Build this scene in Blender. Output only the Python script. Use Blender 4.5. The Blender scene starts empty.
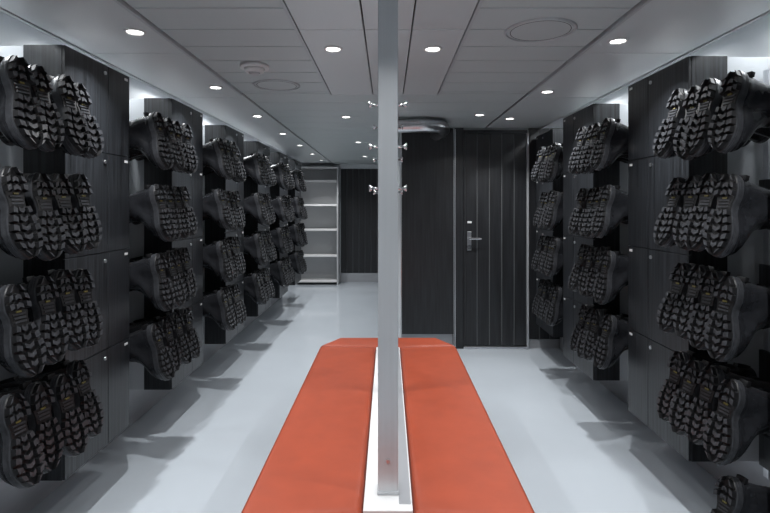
import bpy, bmesh, math, random
from mathutils import Vector, Matrix
random.seed(4)
scene=bpy.context.scene
scene.view_settings.view_transform='Standard'
COL=scene.collection
H=1.365; CEIL=2.115; F=513.0

# ---------------------------------------------------------------- materials
def mat(name,color,rough=0.5,metal=0.0,noise=None,bump=None,spec=0.5,emit=None,coat=0.0):
    m=bpy.data.materials.new(name); m.use_nodes=True
    nt=m.node_tree; b=nt.nodes['Principled BSDF']
    b.inputs['Base Color'].default_value=(*color,1); b.inputs['Roughness'].default_value=rough
    b.inputs['Metallic'].default_value=metal; b.inputs['Specular IOR Level'].default_value=spec
    b.inputs['Coat Weight'].default_value=coat
    if emit:
        b.inputs['Emission Color'].default_value=(*emit[0],1); b.inputs['Emission Strength'].default_value=emit[1]
    if noise or bump:
        tc=nt.nodes.new('ShaderNodeTexCoord'); mp=nt.nodes.new('ShaderNodeMapping')
        nt.links.new(tc.outputs['Object'],mp.inputs['Vector'])
        sc=(noise or bump)[0]; mp.inputs['Scale'].default_value=sc
        n=nt.nodes.new('ShaderNodeTexNoise'); n.inputs['Scale'].default_value=1.0; n.inputs['Detail'].default_value=5
        nt.links.new(mp.outputs['Vector'],n.inputs['Vector'])
        if noise:
            cr=nt.nodes.new('ShaderNodeValToRGB'); a=noise[1]
            cr.color_ramp.elements[0].position=0.3; cr.color_ramp.elements[1].position=0.7
            cr.color_ramp.elements[0].color=(*[c*(1-a) for c in color],1)
            cr.color_ramp.elements[1].color=(*[min(1,c*(1+a)) for c in color],1)
            nt.links.new(n.outputs['Fac'],cr.inputs['Fac']); nt.links.new(cr.outputs['Color'],b.inputs['Base Color'])
        if bump:
            bp=nt.nodes.new('ShaderNodeBump'); bp.inputs['Strength'].default_value=bump[1]; bp.inputs['Distance'].default_value=0.002
            nt.links.new(n.outputs['Fac'],bp.inputs['Height']); nt.links.new(bp.outputs['Normal'],b.inputs['Normal'])
    return m
M_floor=mat('floor_epoxy',(0.385,0.42,0.455),0.08,noise=((1.2,1.2,1.2),0.04),spec=.65)
M_ceil=mat('ceiling_metal_panel',(0.59,0.62,0.63),0.36,metal=0.2)
M_ceil2=mat('ceiling_plank_metal',(0.52,0.56,0.565),0.42,metal=0.2)
M_gap=mat('shadow_gap',(0.03,0.03,0.032),0.8)
M_groove=mat('panel_groove',(0.10,0.105,0.11),0.5,noise=((8,8,8),0.05))
M_wall=mat('wall_light_laminate',(0.62,0.64,0.66),0.5,noise=((2,2,2),0.03))
M_wood=mat('black_oak_laminate',(0.015,0.017,0.020),0.38,noise=((100,100,2.2),0.95),bump=((100,100,2.2),0.5))
M_woodY=mat('black_panel',(0.012,0.013,0.015),0.40,noise=((60,60,3),0.5))
M_carc=mat('grey_carcass',(0.50,0.52,0.54),0.45,noise=((3,3,3),0.03))
M_plinth=mat('plinth_grey_steel',(0.36,0.37,0.39),0.35,metal=0.3,noise=((4,4,20),0.05))
M_steel=mat('brushed_steel',(0.62,0.63,0.65),0.28,metal=1.0,noise=((60,60,4),0.06))
M_alu=mat('satin_aluminium',(0.50,0.52,0.54),0.42,metal=0.5,noise=((80,80,2),0.03))
M_chrome=mat('chrome',(0.75,0.75,0.77),0.12,metal=1.0,noise=((5,5,5),0.02))
M_orange=mat('orange_leather',(0.285,0.045,0.016),0.5,noise=((14,14,14),0.07),bump=((260,260,260),0.35),spec=.35)
M_white=mat('white_plate',(0.66,0.66,0.66),0.4,noise=((4,4,4),0.02))
M_shelf=mat('shelf_grey_white',(0.42,0.43,0.44),0.4,noise=((4,4,4),0.02))
M_rub=mat('black_rubber_upper',(0.017,0.018,0.021),0.25,noise=((30,30,30),0.2),bump=((120,120,120),0.15))
M_sole=mat('black_rubber_sole',(0.005,0.005,0.006),0.5,noise=((40,40,40),0.25))  # darker than the lugs: shade of the tread grooves put into the colour
M_lug=mat('black_rubber_lug',(0.040,0.042,0.047),0.28,noise=((60,60,60),0.35))  # same rubber, paler: dust and light on the lug faces put into colour
M_label=mat('boot_label_olive',(0.16,0.14,0.04),0.5,noise=((40,40,40),0.1))
M_peg=mat('black_plastic',(0.014,0.014,0.016),0.35,noise=((20,20,20),0.1))
M_lamp=mat('lamp_lens',(0.9,0.9,0.9),0.4,emit=((1.0,0.98,0.95),10.0))
M_led=mat('led_strip_lens',(0.9,0.9,0.9),0.4,emit=((0.95,0.98,1.0),1.2))

# ---------------------------------------------------------------- mesh helper
class B:
    def __init__(s): s.bm=bmesh.new(); s.mats=[]
    def mi(s,m):
        if m not in s.mats: s.mats.append(m)
        return s.mats.index(m)
    def box(s,x0,x1,y0,y1,z0,z1,m,bev=0.0):
        if x0>x1:x0,x1=x1,x0
        if y0>y1:y0,y1=y1,y0
        r=bmesh.ops.create_cube(s.bm,size=1.0)
        vs=r['verts']
        for v in vs:
            v.co=Vector(((x0+x1)/2+v.co.x*(x1-x0),(y0+y1)/2+v.co.y*(y1-y0),(z0+z1)/2+v.co.z*(z1-z0)))
        fs=set(f for v in vs for f in v.link_faces); i=s.mi(m)
        for f in fs: f.material_index=i
        if bev>0:
            es=list(set(e for v in vs for e in v.link_edges))
            rr=bmesh.ops.bevel(s.bm,geom=es,offset=bev,segments=2,affect='EDGES',profile=0.5)
            for f in rr['faces']: f.material_index=i
    def cyl(s,p,axis,r,L,m,seg=24,r2=None,bev=0):
        d=Vector(axis).normalized(); q=Vector((0,0,1)).rotation_difference(d).to_matrix().to_4x4()
        mt=Matrix.Translation(Vector(p)+d*L/2)@q
        rr=bmesh.ops.create_cone(s.bm,cap_ends=True,segments=seg,radius1=r,radius2=r if r2 is None else r2,depth=L,matrix=mt)
        i=s.mi(m)
        for f in set(f for v in rr['verts'] for f in v.link_faces): f.material_index=i; f.smooth=len(f.verts)==4
    def sph(s,p,r,m,sc=(1,1,1)):
        mt=Matrix.Translation(Vector(p))@Matrix.Diagonal((*sc,1))
        rr=bmesh.ops.create_uvsphere(s.bm,u_segments=20,v_segments=12,radius=r,matrix=mt); i=s.mi(m)
        for f in set(f for v in rr['verts'] for f in v.link_faces): f.material_index=i; f.smooth=True
    def poly(s,pts,z0,z1,m,bev=0.0,seg=3):
        i=s.mi(m)
        a=[s.bm.verts.new((x,y,z0)) for x,y in pts]; b=[s.bm.verts.new((x,y,z1)) for x,y in pts]; n=len(pts)
        fs=[s.bm.faces.new(list(reversed(a))),s.bm.faces.new(b)]
        for k in range(n): fs.append(s.bm.faces.new((a[k],a[(k+1)%n],b[(k+1)%n],b[k])))
        for f in fs: f.material_index=i
        if bev>0:
            es=[e for e in fs[1].edges]
            rr=bmesh.ops.bevel(s.bm,geom=es,offset=bev,segments=seg,affect='EDGES',profile=0.5)
            for f in rr['faces']: f.material_index=i; f.smooth=True
    def torus(s,p,R,r,m,seg=32,ms=8):
        i=s.mi(m); rings=[]
        for k in range(seg):
            a=2*math.pi*k/seg
            rings.append([s.bm.verts.new((p[0]+(R+r*math.cos(b))*math.cos(a),p[1]+(R+r*math.cos(b))*math.sin(a),p[2]+r*math.sin(b))) for b in [2*math.pi*j/ms for j in range(ms)]])
        for k in range(seg):
            for j in range(ms):
                f=s.bm.faces.new((rings[k][j],rings[(k+1)%seg][j],rings[(k+1)%seg][(j+1)%ms],rings[k][(j+1)%ms])); f.material_index=i; f.smooth=True
    def mesh(s,name,sharp=None):
        bmesh.ops.recalc_face_normals(s.bm,faces=s.bm.faces)
        if sharp:
            for f in s.bm.faces: f.smooth=True
            for e in s.bm.edges:
                if len(e.link_faces)!=2 or e.calc_face_angle(0)>sharp: e.smooth=False
        me=bpy.data.meshes.new(name); s.bm.to_mesh(me); s.bm.free()
        for m in s.mats: me.materials.append(m)
        return me
    def obj(s,name,parent=None,sharp=None):
        o=bpy.data.objects.new(name,s.mesh(name,sharp)); COL.objects.link(o)
        if parent: o.parent=parent
        return o
def empty(name):
    e=bpy.data.objects.new(name,None); COL.objects.link(e); return e

XL=-1.75; XR=1.75; YF=-1.6; YB=9.2; YD=4.93; XC=1.465; ZT=2.27
# ---------------------------------------------------------------- room shell
b=B(); b.box(XL-.1,XR+.1,YF-.1,YB+.1,-0.1,0,M_floor); b.obj('floor')
b=B(); b.box(XL-.1,XL,YF,YB,0,ZT,M_wall); b.obj('wall_left')
b=B(); b.box(XR,XR+.1,YF,YD,0,ZT,M_wall); b.obj('wall_right')
b=B(); b.box(XL-.1,XR+.1,YF-.1,YF,0,ZT,M_wall); b.obj('wall_front')
b=B(); b.box(XL,0.125,YB,YB+.1,0,ZT,M_wall); b.obj('wall_back')
b=B(); b.box(0.125,XR+.1,YD+0.02,YB+.1,0,ZT,M_wall); b.obj('wall_door_side')

# ceiling: individual metal planks over a dark void, lit cove along both side walls
b=B()
b.box(-XC,XC,YF,YB,CEIL+0.015,CEIL+0.1,M_gap)
b.box(XL-.1,XR+.1,YF-.1,YB+.1,CEIL+.13,ZT,M_wall)
for sg in (-1,1): b.box(sg*XC,sg*(XC+.012),YF,YB,CEIL-.004,CEIL+.13,M_wall,.001)
def planks(x0,x1,y0,y1,step,m,g=0.004,dz=0):
    y=y0
    while y<y1-1e-4:
        ye=min(y+step,y1)
        b.box(x0+g/2,x1-g/2,y+g/2,ye-g/2,CEIL-dz,CEIL+0.014,m,0.0015); y+=step
YS=3.42
planks(-XC,-.985,YF,YB,1.03,M_ceil)
planks(-.970,-.392,YF+.02,YS,0.235,M_ceil2,0.009)
planks(-.376,-.10,YF,YS,1.25,M_ceil,0.006,.012)
planks(-.10,.10,YF,YS,1.25,M_ceil,0.006,.012)
planks(.10,.328,YF,YS,1.25,M_ceil,0.006,.012)
planks(.344,.930,YF+.02,YS,0.235,M_ceil2,0.009)
planks(.945,XC,YF,YD+.02,1.03,M_ceil)
planks(-.970,.930,YS,YD+.02,0.30,M_ceil2,0.008)
planks(-.970,.125,YD+.02,YB,0.30,M_ceil2,0.008)
for x in (-.985,-.391,.329,.931):
    b.box(x,x+.014,YF,YS,CEIL-.014,CEIL+.012,M_alu,0.001)
b.obj('ceiling')

# door wall: cabinet, column, slats
b=B()
b.box(0.125,0.625,YD-.05,YD+.02,0.145,2.105,M_woodY,0.003)
b.box(0.130,0.62,YD-.01,YD+.02,0.0,0.14,M_plinth)
b.box(0.125,0.131,YD-.052,YD+.02,0.145,2.105,M_steel)
b.obj('wall_panel_black')
b=B()
b.box(0.632,0.722,YD-.03,YD+.02,0,2.112,M_woodY,0.004)
b.box(0.626,0.631,YD-.055,YD+.02,0,2.112,M_alu); b.box(0.640,0.645,YD-.034,YD-.02,0.02,2.1,M_steel)
b.obj('trim_column')
d=empty('door_1')
b=B(); n=5; x0,x1=.735,1.325; w=(x1-x0)/n
b.box(x0,x1,YD-.016,YD+.005,.03,2.06,M_groove)
for k in range(n): b.box(x0+k*w+.004,x0+(k+1)*w-.004,YD-.022,YD-.010,.03,2.06,M_woodY,0.002)
b.obj('door_leaf',d)
b=B()
b.box(.722,.733,YD-.035,YD+.019,0,2.09,M_woodY,.002); b.box(1.327,1.345,YD-.035,YD+.019,0,2.09,M_alu,.002)
b.box(.722,1.345,YD-.035,YD+.019,2.062,2.09,M_woodY,.002); b.box(.722,1.345,YD-.04,YD+.019,0.0,.022,M_steel,.002)
b.obj('door_frame',d)
b=B()
b.box(.757,.797,YD-.028,YD-.02,.94,1.12,M_steel,.003)
b.cyl((.777,YD-.028,1.055),(0,-1,0),.011,.045,M_chrome); b.box(.768,.89,YD-.08,YD-.064,1.045,1.063,M_chrome,.006)
b.cyl((.777,YD-.028,.975),(0,-1,0),.022,.012,M_chrome)
b.obj('door_handle',d)
b=B(); b.box(.76,.80,YD-.0245,YD-.021,1.20,1.22,M_white); b.obj('door_label',d)
b=B(); x0,x1=1.35,XR; b.box(x0,x1,YD-.011,YD+.015,.09,2.11,M_groove)
for k in range(4):
    w=(x1-x0)/4; b.box(x0+k*w+.004,x0+(k+1)*w-.004,YD-.018,YD-.004,.09,2.11,M_woodY,0.003)
b.box(x0,x1,YD-.012,YD+.015,0,.085,M_plinth)
b.obj('wall_slats_right')
# far wall: slats + shelf unit
b=B(); x0,x1=-.845,.125; n=9; w=(x1-x0)/n
b.box(x0,x1,YB-.014,YB,.17,2.03,M_groove)
for k in range(n): b.box(x0+k*w+.005,x0+(k+1)*w-.005,YB-.025,YB-.01,.17,2.03,M_woodY,.003)
b.box(x0,x1,YB-.03,YB,0,.165,M_plinth); b.box(x0,x1,YB-.03,YB,2.035,2.11,M_wall)
b.obj('wall_slats_back')
b=B(); x0,x1=-1.60,-.86; y0,y1=YB-.34,YB
b.box(x0,x0+.025,y0,y1,0.0,2.05,M_shelf,.002); b.box(x1-.025,x1,y0,y1,0,2.05,M_shelf,.002)
b.box(x0+.025,x1-.025,y1-.015,y1,0.0,2.05,M_shelf)
for z in (.06,.50,.95,1.38,1.80,2.03): b.box(x0+.025,x1-.025,y0+.004,y1-.015,z-.015,z+.015,M_white,.002)
b.obj('white_shelf_unit')

# ---------------------------------------------------------------- boot mesh
def lerp(tab,u):
    for (a,va),(c,vc) in zip(tab,tab[1:]):
        if u<=c: return va+(vc-va)*(u-a)/(c-a) if c>a else va
    return tab[-1][1]
WT=[(0,.042),(.18,.045),(.28,.042),(.38,.033),(.46,.034),(.58,.048),(.72,.058),(.86,.055),(1,.047)]
def wf(u): return .90*lerp(WT,u)*max(0,1-abs(2*u-1)**4)**.5
def cf(u): return lerp([(0,0),(.45,0),(.75,.004),(1,.010)],u)
def ws_(u): return max(0,1-(2*u-1)**2)**.5
N=17
US=[.5-.5*math.cos(math.pi*k/N) for k in range(N+1)]
def make_boot(name):
    b=B(); bm=b.bm; iu=b.mi(M_rub); iso=b.mi(M_sole); il=b.mi(M_label); ilg=b.mi(M_lug)
    S=[(0.0,-.078,.216,1.0,0,0,1),(.004,-.083,.222,1.06,0,0,1),(.014,-.084,.224,1.07,0,0,1),(.017,-.081,.221,1.03,0,0,1),(.029,-.083,.222,1.06,0,0,1),(.033,-.080,.219,1.04,0,0,1),
       (.0335,-.075,.213,.98,0,0,0),(.046,-.076,.213,1.0,0,0,0),(.050,-.074,.209,.96,.05,0,0),(.064,-.074,.202,.95,.048,.03,0),(.078,-.072,.185,.92,.047,.1,0),(.090,-.071,.162,.88,.046,.2,0),
       (.102,-.070,.137,.83,.045,.35,0),(.116,-.068,.114,.8,.044,.55,0),(.132,-.066,.098,.8,.044,.8,0),(.142,-.067,.093,.8,.046,.9,0),(.152,-.065,.086,.8,.044,1,0),(.166,-.067,.084,.8,.0465,1,0),(.178,-.066,.079,.8,.0455,1,0),
       (.20,-.066,.072,1,.047,1,0),(.235,-.068,.070,1,.049,1,0),(.28,-.070,.070,1,.050,1,0),(.322,-.071,.071,1,.051,1,0),(.324,-.073,.073,1,.053,1,0),(.342,-.073,.073,1,.053,1,0),(.346,-.071,.071,1,.051,1,0),(.345,-.067,.067,1,.047,1,0),(.30,-.065,.065,1,.046,1,0),(.20,-.058,.062,1,.040,1,0)]
    rings=[]
    for (z,yl,yh,fs,wsh,bl,mi) in S:
        r=[]
        def pt(u,sd):
            w=(1-bl)*wf(u)*fs+bl*wsh*ws_(u)
            y=yl+(yh-yl)*u
            return (cf(u)*(1-bl)+sd*w, y, z)
        for u in US: r.append(pt(u,1))
        for u in reversed(US[1:-1]): r.append(pt(u,-1))
        rings.append([bm.verts.new(p) for p in r])
    n=len(rings[0])
    for k in range(len(rings)-1):
        for j in range(n):
            f=bm.faces.new((rings[k][j],rings[k][(j+1)%n],rings[k+1][(j+1)%n],rings[k+1][j]))
            f.material_index=(iso if k==0 else ilg) if S[k][6] and S[k+1][6] else iu
    f=bm.faces.new(list(reversed(rings[0]))); f.material_index=iso
    f=bm.faces.new(rings[-1]); f.material_index=iu
    def lug(pts,h=.015,mi=None,sc=.84):
        cx=sum(p[0] for p in pts)/len(pts); cy=sum(p[1] for p in pts)/len(pts)
        a=[bm.verts.new((x,y,.002)) for x,y in pts]; c=[bm.verts.new((cx+(x-cx)*sc,cy+(y-cy)*sc,-h)) for x,y in pts]
        fs=[bm.faces.new(c)]
        for k in range(len(pts)): fs.append(bm.faces.new((a[k],a[(k+1)%len(pts)],c[(k+1)%len(pts)],c[k])))
        for f in fs: f.material_index=iso if mi is None else mi
        fs[0].material_index=ilg if mi is None else mi
    def hw(y): return wf(min(1,max(0,(y+.078)/.294)))
    def cc(y): return cf(min(1,max(0,(y+.078)/.294)))
    L=.020
    for y in [-.062,-.034,-.006, .062,.091,.120,.149,.178,.203]:
        y0=y-L/2; y1=y+L/2; sk=.006 if y>0.02 else -.006
        for sd in (1,-1):
            def P(fr,yy,o=0): return (cc(yy)+sd*fr*hw(yy),yy+o)
            if hw(y0)<.012 or hw(y1)<.012: continue
            lug([P(.58,y0,sk),P(.82,y0,sk*.3),P(1.09,y0,-.001),P(1.09,y1,.001),P(.82,y1,sk*.3),P(.58,y1,sk)])
        w0=min(hw(y0),hw(y1)); c0=cc(y)
        if w0>.02:
            v=.008 if y>0.02 else -.006; m=.42*w0; t=L*.42
            lug([(c0-m,y-t-v*.2),(c0,y-t+v),(c0+m,y-t-v*.2),(c0+m,y+t-v*.2),(c0,y+t+v),(c0-m,y+t-v*.2)],.012)
    for y in (.018,.030,.042):   # arch bars
        lug([(-hw(y)*.85,y-.0035),(hw(y)*.85,y-.0035),(hw(y)*.85,y+.0035),(-hw(y)*.85,y+.0035)],.003)
    lug([(-.009,.0065),(.009,.0065),(.009,.0125),(-.009,.0125)],.0035,il,1)
    def bx(x0,x1,y0,y1,z0,z1,m): b.box(x0,x1,y0,y1,z0,z1,m,.002)
    bx(-.018,.018,-.089,-.070,.045,.062,M_sole)
    bx(-.012,.012,-.078,-.068,.27,.335,M_sole)
    for sd in (1,-1): bx(sd*.046-.003,sd*.046+.003,-.004,.006,.15,.21,M_rub)
    return b.mesh(name,sharp=.6)
BOOT=make_boot('boot')

TH=math.radians(14); YAW=math.radians(8)
HS=[1.709,1.338,.975,.607]
def boot_bay(side,yc,soleX,board_gap=.40,ys=(-.185,-.063,.059,.181),low=None):
    """side -1 left, +1 right"""
    o=Vector((-side,0,0)); up=Vector((0,0,1))
    ang=-YAW if side<0 else YAW      # turn the outward direction a little toward the aisle entrance
    par=empty('rubber_boots')
    rk=B()
    bx=side*(soleX+board_gap)
    rows=[(h,ys) for h in HS]+([(.25,low)] if low else [])
    for h,yy in rows:
        for ii,yo in enumerate(yy):
            th=TH+random.uniform(-.05,.05); r2=Matrix.Rotation(ang+random.uniform(-.04,.04),3,'Z')
            s=r2@(o*math.cos(th)+up*math.sin(th)); t=r2@(o*math.sin(th)-up*math.cos(th))
            roll=Matrix.Rotation(random.uniform(-.035,.035),3,s); t=roll@t
            Z=-s; Y=t; X=Y.cross(Z)
            mirror=1 if ii%2==0 else -1
            C=Vector((side*(soleX+random.uniform(-.012,.012)),yc+yo,h+random.uniform(-.01,.01)))
            org=C-t*.07
            m=Matrix(((X.x*mirror,Y.x,Z.x,org.x),(X.y*mirror,Y.y,Z.y,org.y),(X.z*mirror,Y.z,Z.z,org.z),(0,0,0,1)))
            ob=bpy.data.objects.new('boot',BOOT); COL.objects.link(ob); ob.parent=par; ob.matrix_world=m
            p=org+t*.004+Z*.24; q=org+t*.004+Z*(board_gap/math.cos(th)+.02)
            rk.cyl(p,q-p,.014,(q-p).length,M_peg,12)
        rk.box(bx,bx+side*.02,yc-.215,yc+.215,h+.00,h+.14,M_wood,.003)
    for yo in (-.20,.20):
        rk.box(bx+side*.0205,bx+side*.035,yc+yo-.015,yc+yo+.015,.2,1.95,M_steel)
    rk.obj('boot_rack')
    # linear LED fitting in the ceiling cove above each rack
    fl=empty('cove_led_light'); x=side*1.60
    b=B(); b.box(x-.02,x+.02,yc-.22,yc+.22,CEIL+.10,CEIL+.1295,M_alu,.002); b.box(x-.015,x+.015,yc-.21,yc+.21,CEIL+.096,CEIL+.0995,M_led)
    b.obj('fitting',fl)
    ld=bpy.data.lights.new('led','AREA'); ld.shape='RECTANGLE'; ld.size=.03; ld.size_y=.42; ld.energy=3.0; ld.color=(.93,.97,1)
    lo=bpy.data.objects.new('led',ld); COL.objects.link(lo); lo.location=(x,yc,CEIL+.09); lo.parent=fl
def locker(side,y0,y1,fx):
    b=B(); X=lambda a: side*a
    wallx=1.75
    b.box(X(fx+.012),X(fx+.17),y0,y1,.25,2.02,M_wood,.002)
    b.box(X(fx+.1702),X(wallx-.001),y0+.004,y1-.004,.25,2.015,M_carc)
    ys=y0+(y1-y0)*.62
    zs=[.25,.70,1.15,1.61,2.02]
    for a,c in zip(zs,zs[1:]):
        b.box(X(fx),X(fx+.016),y0+.001,ys-.002,a+.002,c-.002,M_wood,.0015)
        b.box(X(fx),X(fx+.016),ys+.002,y1-.001,a+.002,c-.002,M_wood,.0015)
        b.cyl((X(fx),ys-.03,c-.04),(-side,0,0),.009,.006,M_steel,12)
        b.box(X(fx-.0015),X(fx+.001),y1-.05,y1-.02,c-.03,c-.018,M_white)
    b.obj('locker')
for k in range(-1,6):
    locker(-1,2.08+1.03*k,2.60+1.03*k,1.31)
    if k>=0: boot_bay(-1,1.825+1.03*k,1.17)
YR=(-.168,-.056,.056,.168)
for k in range(-1,2):
    locker(1,2.235+1.04*k,2.80+1.04*k,1.31)
    if k>=0: boot_bay(1,2.0+1.04*k,1.20,ys=YR,low=(-.168,) if k==0 else None)
boot_bay(1,2.0+2.08+.02,1.26,.36,ys=YR)
locker(1,4.36,4.85,1.40)
b=B(); b.box(XL,-1.60,.8,7.78,0,.245,M_plinth,.004); b.obj('baseboard_left')
b=B(); b.box(1.64,XR,.8,4.90,0,.245,M_plinth,.004); b.obj('baseboard_right')

# ---------------------------------------------------------------- bench
bench=empty('upholstered_bench')
def octo(x,y0,y1,cx,cy): return [(-x,y0+cy),(-x+cx,y0),(x-cx,y0),(x,y0+cy),(x,y1-cy),(x-cx,y1),(-x+cx,y1),(-x,y1-cy)]
Y0,Y1=1.28,3.58
b=B(); b.poly(octo(.38,Y0+.1,Y1-.1,.1,.18),0,.30,M_plinth,.004); b.obj('base',bench)
# cushions: convex padded tops built as nested rings
def cushion(nm,pts,z0=.301,z1=.452):
    b=B(); i=b.mi(M_orange); bm=b.bm
    n=len(pts); V=[Vector((p[0],p[1])) for p in pts]
    area=sum(V[k].x*V[(k+1)%n].y-V[(k+1)%n].x*V[k].y for k in range(n))
    if area<0: V.reverse()
    def inset(d):
        out=[]
        for k in range(n):
            a,c,e=V[k-1],V[k],V[(k+1)%n]
            d1=(c-a).normalized(); d2=(e-c).normalized()
            n1=Vector((-d1.y,d1.x)); n2=Vector((-d2.y,d2.x))
            m=(n1+n2); m=m/max(.3,m.dot(n1)*1.0) if m.length>0 else n1
            out.append(c+m*d)
        return out
    prof=[(0.004,z0),(0,z0+.02),(-.004,z1-.07),(0,z1-.035)]
    R=.032
    for k in range(1,7):
        a=k/6*math.pi/2; prof.append((R*(1-math.cos(a)),z1-R+R*math.sin(a)))
    prof+=[(.06,z1+.003)]
    rings=[[bm.verts.new((p.x,p.y,z)) for p in inset(d)] for d,z in prof]
    for r0,r1 in zip(rings,rings[1:]):
        for k in range(n): bm.faces.new((r0[k],r0[(k+1)%n],r1[(k+1)%n],r1[k]))
    bm.faces.new(rings[-1]); bm.faces.new(list(reversed(rings[0])))
    b.obj(nm,bench,sharp=.75)
for nm,sg in (('seat_left',-1),('seat_right',1)):
    cushion(nm,[(sg*.0765,Y0+.252),(sg*.0765,Y1-.257),(sg*.449,Y1-.207),(sg*.449,Y0+.207)])
for nm,ye,sg in (('seat_end_far',Y1,-1),('seat_end_near',Y0,1)):
    yi=ye+sg*.252; yc=ye+sg*.203
    cushion(nm,[(-.0765,yi),(.0765,yi),(.449,yc),(.34,ye),(-.34,ye),(-.449,yc)])
b=B(); b.box(-.075,.075,Y0+.258,Y1-.258,.301,.452,M_white,.003)
b.box(.034,.070,Y0+.29,Y1-.28,.4521,.454,M_plinth,.001); b.obj('centre_strip',bench)

# ---------------------------------------------------------------- coat posts
def post(y,hooks):
    p=empty('coat_post')
    b=B(); b.box(-.032,.032,y,y+.04,.4545,CEIL-.013,M_alu,.003)
    b.box(-.034,.034,y-.003,y+.045,.4543,.464,M_alu,.001)
    b.cyl((0,y-.002,.56),(0,-1,0),.006,.003,M_steel,12)
    b.obj('upright',p)
    if hooks:
        b=B()
        for h in (1.86,1.655,1.45):
            for sg in (-1,1):
                b.cyl((sg*.0322,y+.02,h),(sg,0,0),.016,.006,M_chrome,20)
                b.cyl((sg*.038,y+.02,h),(sg,0,.05),.0065,.04,M_chrome,12)
                b.cyl((sg*.075,y+.02,h+.002),(sg,0,.05),.008,.014,M_chrome,16,r2=.017)
                b.sph((sg*.09,y+.02,h+.003),.018,M_chrome,(.35,1,1))
        b.obj('hooks',p)
post(1.62,False); post(2.50,True); post(3.22,True)

# ---------------------------------------------------------------- ceiling fittings
def downlight(x,y,power=6,spread=140,size=.065,dz=0):
    p=empty('recessed_downlight'); z=CEIL-dz
    b=B(); b.torus((x,y,z-.003),.038,.006,M_white); b.cyl((x,y,z-.003),(0,0,1),.034,.002,M_lamp,24)
    b.obj('trim_ring',p)
    ld=bpy.data.lights.new('lamp','AREA'); ld.shape='DISK'; ld.size=size; ld.energy=power; ld.color=(.98,.99,1.0); ld.spread=math.radians(spread)
    lo=bpy.data.objects.new('lamp',ld); COL.objects.link(lo); lo.location=(x,y,z-.008); lo.parent=p
for k in range(-2,7): downlight(-1.085,2.2+1.03*k,8.5,112,.03)
for k in range(-2,3): downlight(1.04,2.32+1.03*k,8.5,112,.03)
for y in (-.6,.9,2.4): downlight(-.257,y,4.2,dz=.012); downlight(.21,y,4.2,dz=.012)
for y in (4.3,6.0,7.7): downlight(-.35,y,4)
downlight(.75,4.2,5)
def speaker(x,y,r):
    b=B(); b.torus((x,y,CEIL-.002),r,.005,M_alu,48); b.cyl((x,y,CEIL-.004),(0,0,1),r-.012,.003,M_ceil2,48); b.torus((x,y,CEIL-.003),r-.02,.002,M_gap,48); b.obj('ceiling_vent')
speaker(.65,2.19,.145); speaker(-.69,3.18,.14)
b=B(); b.cyl((-.71,2.73,CEIL-.001),(0,0,-1),.075,.018,M_white,32); b.cyl((-.71,2.73,CEIL-.019),(0,0,-1),.055,.022,M_white,32,r2=.045)
b.cyl((-.71,2.73,CEIL-.041),(0,0,-1),.03,.012,M_carc,24,r2=.022); b.obj('smoke_detector')
# silver duct elbow
cu=bpy.data.curves.new('air_duct','CURVE'); cu.dimensions='3D'; cu.bevel_depth=.06; cu.bevel_resolution=6; cu.use_fill_caps=True
sp=cu.splines.new('BEZIER'); P=[(.06,4.35,2.045),(.38,4.35,2.045),(.46,4.43,2.045),(.46,4.87,2.045)]
sp.bezier_points.add(3)
for q,c in zip(sp.bezier_points,P): q.co=c; q.handle_left_type=q.handle_right_type='AUTO'
cu.materials.append(M_steel)
o=bpy.data.objects.new('air_duct',cu); COL.objects.link(o)

# ---------------------------------------------------------------- world + camera
w=bpy.data.worlds.new('world'); scene.world=w; w.use_nodes=True
w.node_tree.nodes['Background'].inputs[0].default_value=(.5,.52,.55,1); w.node_tree.nodes['Background'].inputs[1].default_value=.3
cd=bpy.data.cameras.new('camera'); cam=bpy.data.objects.new('camera',cd); COL.objects.link(cam)
cam.location=(0,0,H); cam.rotation_euler=(math.radians(90),0,0)
cd.sensor_width=36; cd.lens=36*F/770; cd.shift_x=-3/770; cd.shift_y=-50.5/770; cd.clip_start=.05
scene.camera=cam
